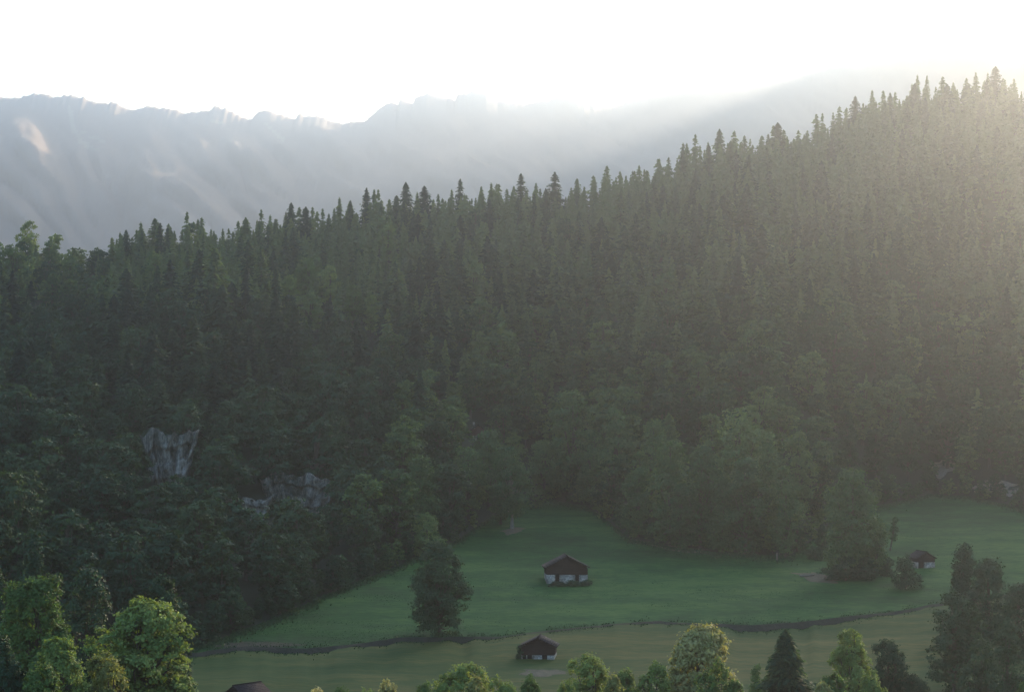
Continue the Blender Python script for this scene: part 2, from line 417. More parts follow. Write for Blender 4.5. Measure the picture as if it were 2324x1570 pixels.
SPR = [dict(seed=s, wid=w, branches=b, irregular=ir, bare=0.02) for s, w, b, ir in
       [(1, 0.16, 300, .40), (2, 0.19, 310, .45), (3, 0.14, 270, .45), (4, 0.22, 330, .40), (5, 0.17, 280, .6), (6, 0.20, 300, .5), (7, 0.15, 240, .65)]]
SPR_A = [spruce_arrays(**k) for k in SPR]
SPR_ME = [single_mesh('spruce', a, b, [M_spruce, M_bark]) for a, b in SPR_A]
SPR_MED = [single_mesh('spruce', a, b, [M_shadespruce, M_bark]) for a, b in SPR_A]
SPR_LOW = [spruce_arrays(seed=k['seed'], wid=k['wid'], branches=110, sprays=5, size=1.7, irregular=k['irregular'])[0].arrays() for k in SPR]
BRD = [dict(seed=11, wid=0.36, shape='round', lobes=10), dict(seed=12, wid=0.30, shape='oval', lobes=11), dict(seed=13, wid=0.42, shape='round', lobes=12), dict(seed=14, wid=0.28, shape='oval', lobes=12, base=.12),
       dict(seed=15, wid=0.40, shape='mushroom', lobes=11), dict(seed=16, wid=0.33, shape='cone', lobes=11, base=.1), dict(seed=17, wid=0.38, shape='oval', lobes=13, base=.1), dict(seed=18, wid=0.34, shape='mushroom', lobes=9)]
BRD_A = [broad_arrays(leaves=3400, leaf=0.024, **k) for k in BRD]
BRD_ME = [single_mesh('broadleaf_tree', a, b, [M_broad, M_bark]) for a, b in BRD_A]
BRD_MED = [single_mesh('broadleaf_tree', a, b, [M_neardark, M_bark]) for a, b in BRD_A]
BRD_LOW = [broad_arrays(leaves=900, leaf=0.045, ntw=0, **k)[0].arrays() for k in BRD]

# ------------------------------------------------------------------ feature trees near the meadows (trunk + crown parts)
SHAPES = {}
def shape_meshes(key, kw, kind):
    if key not in SHAPES:
        a, b = spruce_arrays(**kw) if kind == 'spruce' else broad_arrays(**kw)
        SHAPES[key] = (a.arrays(), b.arrays())
    return SHAPES[key]

FEATURE_BOXES = []   # picture footprint of feature trees, for the scatter
def feature_tree(name, u, y, vtop, wpx, label, kw, leafm, barkm=None, group=None, kind='broad', cat='tree', rz=None, vbase=None, lean=0.0):
    """tree standing on the ground at column u and depth y; its own crown and trunk meshes"""
    if vbase is not None: y = 68.5 / ((vbase - VC) / F + 0.09)
    z = gz(u, y) - 0.1
    h = zpix(vtop, y) - z
    w = wpx / F * y * (1.28 if 0 < y < 236 else 1.0)
    kw = dict(kw)
    base_w = kw.get('wid', 0.36)
    sx = (w / 2) / (base_w * h) * (0.92 if kind == 'broad' else 1.0)
    root = empty(name, (xy(u, y), y, z), random.uniform(0, 6.28) if rz is None else rz)
    tag(root, label, cat, group)
    (V, Q, M, T), (V2, Q2, M2, T2) = shape_meshes((kind, tuple(sorted(kw.items()))), kw, kind)
    S = np.array([h * sx, h * sx, h])
    Vc = V * S; Vt = V2 * S
    # leaves keep their real size when the crown is stretched: rebuild around their centres
    C = V.reshape(-1, 4, 3).mean(1, keepdims=True)
    Vc = ((V.reshape(-1, 4, 3) - C) * (h * (0.5 + 0.5 * sx)) + C * S).reshape(-1, 3)
    if lean:
        Vc[:, 0] += lean * Vc[:, 2]; Vt[:, 0] += lean * Vt[:, 2]
    link('crown', make_mesh('crown', Vc, Q, [leafm], M, T), root)
    link('trunk', make_mesh('trunk', Vt, Q2, [barkm or M_bark], M2, T2, True), root)
    FEATURE_BOXES.append((u, y, vtop, wpx))
    return root

NEAR = dict(leaves=20000, leaf=0.0095, clump=0.055, base=0.46)
def near(seed, **k):
    d = dict(NEAR); d.update(seed=seed); d.update(k); return d
MIDT = dict(leaves=8000, leaf=0.0155, clump=0.085)
def midt(seed, **k):
    d = dict(MIDT); d.update(seed=seed); d.update(k); return d

G1 = 'sunlit treetops along the bottom of the view'
ft = feature_tree
# left foreground clump
ft('broadleaf_tree', 320, 235, 1360, 225, 'tall maple with the sun on its dome of leaves, beside the mown meadow', near(101, wid=.30, shape='dome', lobes=14, base=.42, leaves=34000, clump=.05), M_near, group=G1)
ft('broadleaf_tree', 258, 221, 1478, 125, 'yellowing leafy tree in front of the tall sunlit maple', near(102, wid=.30, shape='mushroom', lobes=12, base=.3), M_nearyel, group=G1)
ft('broadleaf_tree', 372, 264, 1308, 165, 'dark rounded tree just behind the tall sunlit maple', near(103, wid=.33, shape='egg', lobes=15, base=.15), M_neardark)
ft('broadleaf_tree', 75, 246, 1308, 215, 'spreading tree with faintly lit upper boughs in the bottom left clump', near(104, wid=.36, shape='dome', lobes=14, leaves=26000), M_near)
ft('broadleaf_tree', 0, 224, 1440, 95, 'dark tree cut by the frame under the spreading tree', near(105, wid=.3, shape='oval', lobes=10), M_neardark)
ft('broadleaf_tree', 92, 206, 1512, 130, 'low bush-like treetop with a lit rim in the bottom left corner', near(106, wid=.34, shape='dome', lobes=9), M_near, group=G1)
ft('broadleaf_tree', 172, 228, 1490, 120, 'dark tree between the yellowing tree and the spreading tree', near(107, wid=.33, shape='dome', lobes=10), M_neardark)
ft('broadleaf_tree', 205, 300, 1288, 180, 'dark broad tree below the shaded glade, behind the spreading tree', midt(108, wid=.4, shape='round', lobes=12), M_neardark)
ft('broadleaf_tree', -12, 292, 1278, 80, 'half visible dark tree on the frame edge above the spreading tree', midt(109, wid=.3, shape='oval', lobes=10), M_neardark)
ft('broadleaf_tree', 85, 325, 1205, 80, 'pointed dark tree above the spreading tree, left of the glade', midt(110, wid=.26, shape='cone', lobes=10), M_neardark)
# bottom row
ft('broadleaf_tree', 770, 212, 1556, 100, 'flat sunlit treetop barely above the bottom edge, right of the cropped barn roof', near(111, wid=.38, shape='dome', lobes=9), M_near, group=G1)
ft('broadleaf_tree', 888, 214, 1542, 78, 'small sunlit treetop between the flat treetop and the bright dome', near(112, wid=.34, shape='dome', lobes=9), M_nearyel, group=G1)
ft('broadleaf_tree', 1030, 218, 1507, 175, 'bright dome-shaped treetop below the small white based hut', near(113, wid=.38, shape='mushroom', lobes=11), M_near, group=G1)
ft('broadleaf_tree', 1128, 215, 1538, 85, 'ragged sunlit treetop touching the bright dome', near(114, wid=.32, shape='dome', lobes=9), M_near, group=G1)
ft('broadleaf_tree', 1204, 213, 1535, 72, 'little round treetop at the bottom edge under the small hut', near(115, wid=.32, shape='dome', lobes=8), M_near, group=G1)
ft('broadleaf_tree', 1347, 226, 1483, 125, 'upright leafy treetop left of the largest sunlit tree', near(116, wid=.32, shape='dome', lobes=11), M_near, group=G1)
ft('broadleaf_tree', 1424, 222, 1519, 95, 'lower sunlit treetop squeezed beside the largest sunlit tree', near(117, wid=.34, shape='dome', lobes=10), M_near, group=G1)
ft('broadleaf_tree', 1572, 228, 1420, 200, 'largest sunlit tree, broad cone of pale yellow green leaves', near(118, wid=.34, shape='egg', lobes=16, base=.42, leaves=38000, clump=.05), M_nearyel, group=G1)
ft('broadleaf_tree', 1672, 216, 1540, 80, 'low sunlit foliage right of the largest sunlit tree', near(119, wid=.36, shape='dome', lobes=9), M_near, group=G1)
ft('broadleaf_tree', 1716, 290, 1508, 42, 'slender pale sapling just left of the dark spruce', midt(120, wid=.22, shape='cone', lobes=9), M_near)
ft('spruce', 1783, 252, 1426, 180, 'single near black spruce standing before the mown meadow', dict(seed=121, wid=.19, branches=1500, sprays=12, size=.55, irregular=.3), M_spruce, kind='spruce', cat='spruce')
ft('broadleaf_tree', 1932, 247, 1427, 130, 'leafy tree with a sunlit flank, right of the dark spruce', near(122, wid=.33, shape='dome', lobes=12), M_near, group=G1)
ft('broadleaf_tree', 2018, 264, 1448, 125, 'duller rounded tree behind the one with the sunlit flank', near(123, wid=.33, shape='dome', lobes=11), M_neardark)
ft('broadleaf_tree', 1905, 224, 1524, 85, 'small lit treetop at the bottom edge between spruce and dark grove', near(124, wid=.33, shape='dome', lobes=9), M_near, group=G1)
ft('broadleaf_tree', 2328, 212, 1540, 60, 'sunlit treetop in the bottom right corner', near(125, wid=.33, shape='dome', lobes=9), M_near, group=G1)
ft('broadleaf_tree', 2085, 262, 1530, 110, 'grey green shrubby tree at the foot of the dark grove', near(126, wid=.38, shape='dome', lobes=9), M_neardark)
for (u, y, vt, w, sd, lab) in [(722, 213, 1562, 80, 201, 'flat fringe of lit leaves left of the flat sunlit treetop'), (832, 209, 1560, 80, 202, 'low lit leaves joining the flat treetop to the small treetop'), (955, 216, 1548, 85, 203, 'lit shoulder of foliage left of the bright dome'), (1080, 212, 1532, 90, 204, 'lit shoulder of foliage on the right of the bright dome'),
                               (1166, 210, 1548, 70, 205, 'low lit leaves left of the little round treetop'), (1292, 211, 1546, 85, 206, 'low lit foliage left of the upright leafy treetop'), (1390, 216, 1530, 80, 207, 'small lit crown pressed against the upright leafy treetop'), (1478, 220, 1500, 100, 208, 'rounded lit crown on the left flank of the largest sunlit tree'), (1630, 218, 1500, 110, 209, 'rounded lit crown on the right flank of the largest sunlit tree'),
                               (1870, 222, 1548, 75, 210, 'low greenish foliage between the dark spruce and the sunlit flank tree'), (1975, 226, 1528, 100, 211, 'low dull crown under the duller rounded tree'), (135, 215, 1445, 150, 212, 'half lit crown between the spreading tree and the yellowing tree'), (30, 212, 1490, 120, 213, 'half lit crown in the very corner, below the frame edge trees'), (400, 246, 1400, 110, 214, 'green crown on the right flank of the tall sunlit maple')]:
    ft('broadleaf_tree', u, y, vt, w, lab, near(sd, wid=.34, shape='dome', lobes=9, leaves=15000), (M_neardark if sd in (213, 214) else M_near if sd % 3 else M_nearyel), group=G1)
# dark grove on the right
G2 = 'dark grove at the right of the mown meadow'
ft('broadleaf_tree', 2190, 352, 1232, 74, 'slim dark treetop rising highest from the right hand grove', midt(131, wid=.22, shape='oval', lobes=11, base=.05), M_neardark, group=G2)
ft('broadleaf_tree', 2245, 338, 1268, 170, 'wide ragged tree in the middle of the right hand grove', midt(132, wid=.38, shape='cone', lobes=14, base=.05, leaves=11000), M_neardark, group=G2)
ft('broadleaf_tree', 2165, 305, 1343, 155, 'rounded front tree of the right hand grove facing the terrace bank', midt(133, wid=.36, shape='oval', lobes=13, base=.05, leaves=11000), M_neardark, group=G2)
ft('broadleaf_tree', 2312, 330, 1322, 130, 'tree of the right hand grove cut by the frame', midt(134, wid=.36, shape='round', lobes=12, base=.05), M_neardark, group=G2)
ft('broadleaf_tree', 2285, 288, 1408, 120, 'lower front tree of the grove near the bottom right corner', midt(135, wid=.36, shape='round', lobes=11, base=.05), M_neardark, group=G2)
ft('broadleaf_tree', 2225, 272, 1450, 130, 'lowest rounded bush-like tree at the front of the grove', midt(136, wid=.4, shape='round', lobes=11, base=.05), M_neardark, group=G2)
# meadow trees
ft('broadleaf_tree', 1000, 0, 1231, 152, 'lone egg-shaped tree on the terrace bank', midt(141, wid=.33, shape='round', lobes=26, base=.04, rough=.3, leaves=20000, leaf=.013), M_neardark, vbase=1442)
ft('birch_tree', 1162, 0, 1014, 98, 'pale trunked tree alone at the upper tip of the green meadow', midt(142, wid=.26, shape='oval', lobes=13, base=.16, leaves=9000), M_belt, M_palebark, vbase=1200)
ft('birch_tree', 1136, 0, 1060, 70, 'thin stemmed companion beside the pale trunked tree', midt(143, wid=.24, shape='oval', lobes=10, base=.12, leaves=6000), M_belt, M_bark, vbase=1190)
ft('shrub', 1215, 0, 1112, 62, 'low shrub at the tip of the meadow, right of the pale trunk', midt(144, wid=.7, shape='round', lobes=8, base=.02, leaves=3500, leaf=.03), M_belt, vbase=1152, cat='shrub')
ft('broadleaf_tree', 968, 0, 1163, 100, 'blue green bushy tree right behind the lone egg-shaped tree', midt(145, wid=.42, shape='round', lobes=11, base=.08), M_belt, vbase=1268)
ft('broadleaf_tree', 948, 0, 1035, 112, 'tree with a narrow topknot above the lone egg-shaped tree', midt(146, wid=.28, shape='cone', lobes=13, base=.1), M_belt, vbase=1232)
ft('broadleaf_tree', 1008, 0, 1055, 85, 'rounded tree right of the tree with the topknot', midt(147, wid=.24, shape='oval', lobes=12, base=.1), M_belt, vbase=1212)
ft('broadleaf_tree', 1062, 0, 1015, 105, 'leafy tree below the roof hidden in the forest', midt(148, wid=.27, shape='oval', lobes=13, base=.1), M_belt, vbase=1195)
ft('broadleaf_tree', 1112, 0, 978, 100, 'taller tree just right of the roof hidden in the forest', midt(149, wid=.24, shape='oval', lobes=13, base=.12), M_belt, vbase=1168)
G3 = 'dense tree belt above the green meadow'
belt = [(1235, 1000, 110, 1132, 'first broad crown of the belt behind the meadow tip'), (1302, 886, 135, 1138, 'highest domed crown of the belt, above the big hut'), (1398, 930, 115, 1165, 'domed crown just right of the highest dome in the belt'),
        (1352, 1010, 100, 1158, 'darker lower crown under the highest dome of the belt'), (1478, 950, 100, 1200, 'tufted crown in the belt left of the second high dome'), (1448, 1060, 95, 1222, 'low crown where the belt meets the notch of the meadow'),
        (1518, 1002, 125, 1236, 'wide crown over the bare earth strip of the belt'), (1590, 1012, 120, 1244, 'dark wide crown in the middle of the belt front'), (1678, 925, 150, 1225, 'second high dome of the belt'),
        (1688, 1038, 135, 1256, 'large shaded front crown below the second high dome'), (1748, 975, 85, 1230, 'narrow crown on the shoulder of the second high dome'), (1782, 1055, 82, 1264, 'pointed front crown at the end of the belt'),
        (1815, 978, 85, 1215, 'tall narrow crown behind the pointed end of the belt'), (1858, 1000, 85, 1196, 'soft crown in the gap between belt and biggest meadow tree'), (1640, 1085, 85, 1252, 'small front crown low in the belt'), (1545, 1095, 80, 1246, 'smallest rounded crown over the bare earth strip')]
for k, (u, vt, w, vb, lab) in enumerate(belt):
    sh = ['round', 'oval', 'cone', 'oval'][k % 4]
    ft('broadleaf_tree', u, 0, vt, w, lab, midt(160 + k, wid=[.32, .27, .26, .3][k % 4], shape=sh, lobes=12 + k % 3, base=.06), M_belt, vbase=vb, group=G3)
ft('broadleaf_tree', 1932, 0, 1064, 150, 'biggest round headed tree on the green meadow, right of the belt', midt(181, wid=.33, shape='round', lobes=16, base=.12, leaves=12000), M_belt, vbase=1312)
ft('broadleaf_tree', 1985, 0, 1175, 85, 'smaller tree leaning on the biggest meadow tree', midt(182, wid=.3, shape='oval', lobes=11, base=.08), M_belt, vbase=1308)
ft('broadleaf_tree', 2020, 0, 1172, 30, 'thin leaning sapling right of the biggest meadow tree', midt(183, wid=.16, shape='mushroom', lobes=8, base=.3, leaves=1800), M_broad, vbase=1246, lean=.12)
G4 = 'shrubs on the green meadow'
for (u, vt, w, vb, lab, sd) in [(1920, 1258, 120, 1318, 'dark thicket under the biggest meadow tree', 184), (1965, 1262, 75, 1316, 'shrub joining the thicket on its right', 185), (2056, 1258, 80, 1336, 'rounded shrub hiding half of the small hut', 186), (2012, 1262, 50, 1308, 'small shrub between thicket and hut shrub', 187),
                                (1868, 1190, 40, 1245, 'little bush in the gap right of the belt', 188), (1850, 1238, 70, 1268, 'flat dark bush under the end of the belt', 189), (1178, 1470, 30, 1504, None, 190)]:
    if lab is None: continue
    ft('shrub', u, 0, vt, w, lab, midt(sd, wid=.55, shape='round', lobes=9, base=.02, leaves=4500, leaf=.028, clump=.12), M_neardark, vbase=vb, group=G4, cat='shrub')

# ------------------------------------------------------------------ huts
M_timber = ground_mat('old_timber', [(0.3, (0.022, 0.014, 0.012)), (0.7, (0.060, 0.036, 0.028))], (1.5, 8.0), (0.4, 0.6), 0.4, (0.3, 1, 3))
M_timber_red = ground_mat('reddish_timber', [(0.3, (0.07, 0.04, 0.03)), (0.7, (0.15, 0.085, 0.06))], (1.5, 8.0), (0.4, 0.6), 0.4, (0.3, 1, 3))
M_shingle = ground_mat('roof_shingles', [(0.3, (0.026, 0.020, 0.020)), (0.7, (0.075, 0.058, 0.054))], (1.0, 6.0), (0.4, 0.6), 0.6, (3, 1, 1))
M_white = ground_mat('whitewashed_stone', [(0.38, (0.06, 0.055, 0.045)), (0.5, (0.19, 0.175, 0.145)), (0.62, (0.36, 0.335, 0.285))], (0.9, 4.0), (0.6, 0.4), 0.6)
M_dark = ground_mat('dark_planks', [(0.3, (0.010, 0.008, 0.008)), (0.7, (0.030, 0.022, 0.018))], (2.0, 8.0), (0.4, 0.6), 0.4)

def hut(loc, w, d, hb, he, hr, yaw, doors, label, over=0.45, timber=None, cat='hut', name='hut', extra=None):
    """gable-fronted hut: stone base with door gaps, log walls, two-slope roof.  x across, -y front"""
    root = empty(name, loc, yaw); tag(root, label, cat)
    timber = timber or M_timber
    b = MB()      # base walls as blocks between door gaps
    x = -w / 2
    for (dx, dw) in sorted(doors) + [(w / 2, 0)]:
        if dx - x > 0.05: b.box(x, dx, -d / 2, -d / 2 + 0.5, -2.2, hb)
        x = dx + dw
    b.box(-w / 2, -w / 2 + 0.5, -d / 2 + 0.5, d / 2, -1.2, hb); b.box(w / 2 - 0.5, w / 2, -d / 2 + 0.5, d / 2, -1.2, hb)
    b.box(-w / 2 + 0.5, w / 2 - 0.5, d / 2 - 0.5, d / 2, -1.2, hb)
    link('stone_base', b.mesh('stone_base', [M_white]), root)
    for (dx, dw) in doors:
        m = MB(); m.box(dx + 0.003, dx + dw - 0.003, -d / 2 + 0.22, -d / 2 + 0.30, -0.6, hb - 0.003)
        for q in range(int(dw / 0.25)): m.box(dx + 0.05 + q * .25, dx + 0.06 + q * .25, -d / 2 + 0.2, -d / 2 + 0.22, -0.5, hb - 0.05)
        o = link('door', m.mesh('door', [M_dark]), root)
    t = MB()      # log courses, gable logs get shorter towards the ridge
    z = hb; course = 0.24; k = 0
    while z < hr - 0.25:
        z1 = min(z + course, hr - 0.12)
        half = w / 2 - 0.04 if z1 <= he else max(0.12, (w / 2 - 0.04) * (hr - z1) / (hr - he))
        o_ = 0.04 if k % 2 else 0.0
        t.box(-half, half, -d / 2 - 0.02 - o_, -d / 2 + 0.2, z + 0.003, z1 - 0.012)
        t.box(-half, half, d / 2 - 0.2, d / 2 + 0.02 + o_, z + 0.003, z1 - 0.012)
        if z1 <= he + 0.1:
            t.box(-half - 0.02 - o_, -half + 0.16, -d / 2 + 0.205, d / 2 - 0.205, z + 0.003, z1 - 0.012)
            t.box(half - 0.16, half + 0.02 + o_, -d / 2 + 0.205, d / 2 - 0.205, z + 0.003, z1 - 0.012)
        z = z1; k += 1
    link('log_wall', t.mesh('log_wall', [timber]), root)
    r = MB()
    sl = (hr - he) / (w / 2)
    for s in (-1, 1):
        n = 9; e = w / 2 + over
        for i in range(n):      # overlapping shingle courses
            xa, xb = e * (1 - i / n), e * (1 - (i + 1) / n)
            za, zb = hr - sl * xa, hr - sl * xb
            lift = 0.035
            V = [(s * xa, -d / 2 - over, za + .06), (s * xb, -d / 2 - over, zb + .06), (s * xb, d / 2 + over, zb + .06), (s * xa, d / 2 + over, za + .06),
                 (s * xa, -d / 2 - over, za + .17 + lift), (s * xb, -d / 2 - over, zb + .17), (s * xb, d / 2 + over, zb + .17), (s * xa, d / 2 + over, za + .17 + lift)]
            r.add(V, [(0,3,2,1),(4,5,6,7),(0,1,5,4),(1,2,6,5),(2,3,7,6),(3,0,4,7)], 0)
    rf = link('roof', r.mesh('roof', [M_shingle]), root)
    rb = MB(); rb.box(-0.12, 0.12, -d / 2 - over - .05, d / 2 + over + .05, hr + 0.16, hr + 0.26)
    link('ridge_board', rb.mesh('ridge_board', [M_dark]), rf)
    if extra: extra(root)
    return root

def depth_at(u, v):
    """depth where the sight line through (u, v) meets the ground beyond the forest edge"""
    ys = np.linspace(float(breaks(np.array([u]))[0][6][0]), float(t_crest_y(u)), 400)
    vv = VC - ground(np.full(400, float(u)), ys) / ys * F
    k = np.where(vv <= v)[0]
    return float(ys[k[0]]) if len(k) else float(ys[-1])
def on_meadow(vb): return 68.5 / ((vb - VC) / F + 0.09)
# big hut on the green meadow
y1 = on_meadow(1322); z1 = gz(1285, y1)
def extra1(root):
    m = MB(); m.box(-2.0, -1.45, -3.56, -3.50, 1.35, 1.85)
    link('hatch', m.mesh('hatch', [M_dark]), root)
hut((xy(1285, y1), y1 + 3.2, z1 - 0.1), 7.6, 7.0, 1.65, 3.0, 4.95, 0.05, [(-2.2, 0.75), (1.5, 0.7)], 'big dark log hut on whitewashed stone in the middle of the green meadow', extra=extra1)
y2 = 334.0; z2 = gz(1223, y2)
hut((xy(1224, y2), y2 + 2.2, zpix(1500, y2)), 5.0, 4.6, 0.95, 2.25, 3.45, -0.10, [(-2.3, 0.55), (-1.62, 0.72), (0.65, 0.75)], 'small dark log hut with white base on the mown meadow', over=0.4)
y3 = on_meadow(1291)
hut((xy(2096, y3), y3 + 2, zpix(1290, y3)), 3.7, 4.0, 1.25, 2.0, 3.1, 0.25, [(-1.6, 1.2)], 'tiny brown hut with one white corner half behind a shrub', over=0.35)
y4 = 292.0
hut((xy(556, y4), y4 + 2.2, zpix(1555, y4) - 4.05), 3.9, 4.6, 1.2, 2.6, 3.9, -0.62, [(-0.5, 1.0)], 'dark barn roof cropped by the bottom edge of the view', cat='barn', name='barn', over=.45)
y5 = depth_at(1083, 996)
HUT5 = (1083, y5)
def extra5(root):
    m = MB(); m.box(-1.1, -0.65, 0.2, 0.7, 2.3, 3.9)
    link('chimney', m.mesh('chimney', [M_white]), root)
hut((xy(1084, y5), y5, zpix(994, y5)), 3.0, 3.6, 0.6, 2.1, 3.1, 0.15, [(-0.4, 0.8)], 'reddish hut with a pale chimney buried in the forest', over=.4, timber=M_timber_red, extra=extra5)

# small shrubs by the huts
ft('shrub', 1180, y2 + 0.5, 1462, 26, 'dark shrub against the side of the small white based hut', midt(191, wid=.45, shape='round', lobes=8, base=.02, leaves=2500, leaf=.035, clump=.14), M_neardark, group=G4, cat='shrub')
for (u, vt, w, lab, sd) in [(1262, 1318, 50, 'low weedy shrub under the doors of the big hut', 192), (1298, 1316, 60, 'low dark shrub in front of the big hut base', 193), (1328, 1314, 40, 'low shrub at the corner of the big hut', 194)]:
    ft('shrub', u, y1 - 2.8, vt, w, lab, midt(sd, wid=1.1, shape='round', lobes=8, base=.02, leaves=2500, leaf=.06, clump=.2), M_neardark, group=G4, cat='shrub')

# ------------------------------------------------------------------ earth patches, rocks, small things
def patch(name, pts_uv, mat, label, cat, plane='upper', lift=0.05, rough=6.0, yfix=None):
    """irregular sheet lying on the ground; outline given in picture columns and rows of the meadow"""
    cu = np.mean([p[0] for p in pts_uv]); cv = np.mean([p[1] for p in pts_uv])
    P = np.array(pts_uv, float)
    ring = []
    for a, b in zip(P, np.roll(P, -1, 0)):
        for s in np.linspace(0, 1, 8, endpoint=False): ring.append(a + (b - a) * s)
    ring = np.array(ring); n = len(ring)
    V, Q = [], []
    R = 7
    for j in range(R + 1):
        f = j / R
        for i in range(n):
            q = np.array([cu, cv]) + (ring[i] - [cu, cv]) * f * (1 + 0.22 * vnoise(np.array([i * .7]), np.array([1.3]), 5)[0])
            yv = yfix(q[1]) if yfix else on_meadow(q[1])
            V.append((xy(q[0], yv), yv, gz(q[0], yv) + lift * (1 if j < R else -1)))
    for j in range(R):
        for i in range(n):
            Q.append((j*n+i, j*n+(i+1) % n, (j+1)*n+(i+1) % n, (j+1)*n+i))
    return tag(link(name, make_mesh(name, V, Q, [mat], smooth=True)), label, cat, kind='structure')

patch('bare_earth', [(1138, 1206), (1160, 1196), (1195, 1198), (1180, 1207), (1150, 1213)], M_earth, 'bare earth at the foot of the pale trunked tree', 'earth')
patch('bare_earth', [(1428, 1222), (1500, 1236), (1600, 1246), (1620, 1254), (1540, 1250), (1440, 1232)], M_earth, 'strip of bare earth along the front of the tree belt', 'earth')
patch('bare_earth', [(1795, 1300), (1850, 1300), (1905, 1316), (1900, 1324), (1840, 1318)], M_earth, 'trampled earth left of the dark thicket', 'earth')
patch('bare_earth', [(1190, 1514), (1270, 1514), (1290, 1522), (1230, 1530), (1180, 1524)], M_earth, 'reddish worn ground in front of the small hut', 'earth', yfix=lambda v: 51.3 / ((v - VC) / F + 0.04) - 4)
patch('bare_earth', [(470, 1462), (560, 1455), (660, 1458), (700, 1464), (600, 1472), (500, 1474)], M_bank, 'grey worn ground at the left end of the terrace', 'earth')
patch('gravel_track', [(2195, 1122), (2240, 1120), (2310, 1132), (2322, 1140), (2290, 1141), (2230, 1132)], M_gravel, 'pale gravel patch at the forest foot on the right', 'gravel')
patch('gravel_track', [(2112, 1098), (2160, 1094), (2175, 1104), (2130, 1112)], M_gravel, 'smaller grey gravel patch below the right hand forest', 'gravel', lift=0.3)

def rock_face(u0, u1, v0, v1, y, label, seed, vshape=0.0):
    """upright limestone outcrop with vertical cracks, rooted in the slope"""
    n, m = 44, 34
    uu = np.linspace(u0, u1, n); tt = np.linspace(0, 1, m)
    V = np.zeros((m + 1, n, 3))
    cu = (u0 + u1) / 2; hw = (u1 - u0) / 2
    for i, t in enumerate(tt):
        narrow = 1 - vshape * (1 - t) ** 0.8
        us = cu + (uu - cu) * narrow + 6 * fbm(uu / 18, uu * 0 + t * 3, seed + 3, 2)
        s = (uu - cu) / hw
        bul = np.sqrt(np.clip(1 - s ** 2, 0, 1))
        topv = v0 + (v1 - v0) * 0.18 * (fbm(uu / 20, uu * 0, seed + 8, 3) + 0.4)
        v = v1 + (topv - v1) * t
        yy = y + 3.0 + 3.5 * t - 5.0 * bul * (0.7 + 0.3 * (1 - t)) + 1.8 * np.abs(fbm(uu / 14, uu * 0 + t * 2.2, seed, 4)) + 1.1 * fbm(uu / 5, uu * 0 + t * 9, seed + 1, 3)
        yy = yy - 2.2 * (np.floor(3.5 * fbm(uu / 22, uu * 0 + t * 1.4, seed + 12, 3)) / 3.5) - 1.0 * (np.floor(5 * fbm(uu / 8, uu * 0 + t * 3.2, seed + 14, 2)) / 5)
        yy = yy - 0.9 * (np.floor(t * 4 + 0.4 * fbm(uu / 30, uu * 0, seed + 6, 2)) % 2)
        V[i, :, 0] = xy(us, yy); V[i, :, 1] = yy; V[i, :, 2] = zpix(v, yy)
    V[m] = V[m - 1] + np.array([0, 14, -3.0])
    idx = np.arange((m + 1) * n).reshape(m + 1, n)
    Q = np.stack([idx[:-1, :-1], idx[:-1, 1:], idx[1:, 1:], idx[1:, :-1]], -1).reshape(-1, 4)
    return tag(link('rock_outcrop', make_mesh('rock_outcrop', V.reshape(-1, 3), Q, [M_rock])), label, 'rock', 'pale rock outcrops in the forest')
ROCKS = []
for (u0, u1, v0, v1, vs, lab, sd) in [(328, 440, 978, 1108, 0.62, 'tall wedge of pale limestone in the dark forest', 51), (598, 756, 1078, 1158, 0.35, 'wide low limestone face with a dark ledge', 52), (520, 602, 1132, 1182, 0.3, 'smallest grey rock, lower left of the wide face', 53)]:
    yr = depth_at((u0 + u1) / 2, v1)
    rock_face(u0 - 14, u1 + 14, v0 - 8, v1 + 14, yr, lab, sd, vs * .8); ROCKS.append((u0, u1, v0, v1, yr))
ROCKS[2] = (545, 585, 1138, 1175, ROCKS[2][4])

yp = on_meadow(1268)
p = MB(); p.tube([(0, 0, -0.4), (0.02, 0, 0.6), (0.0, 0, 1.45), (0, 0, 1.5)], [0.16, 0.15, 0.14, 0.03], 8)
o = link('fence_post', p.mesh('fence_post', [M_palebark])); o.location = (xy(1763, yp), yp, gz(1763, yp)); tag(o, 'weathered pale post at the end of the tree belt', 'post')
yl = on_meadow(1309)
p = MB(); p.tube([(-1.5, 0, 0.18), (-1.45, 0, 0.18), (0, 0.1, 0.2), (1.3, 0.35, 0.34), (1.35, 0.35, 0.34)], [0.03, 0.2, 0.19, 0.16, 0.03], 8)
o = link('fallen_log', p.mesh('fallen_log', [M_palebark], True)); o.location = (xy(1833, yl), yl, gz(1833, yl)); tag(o, 'pale log lying on the trampled earth', 'log')

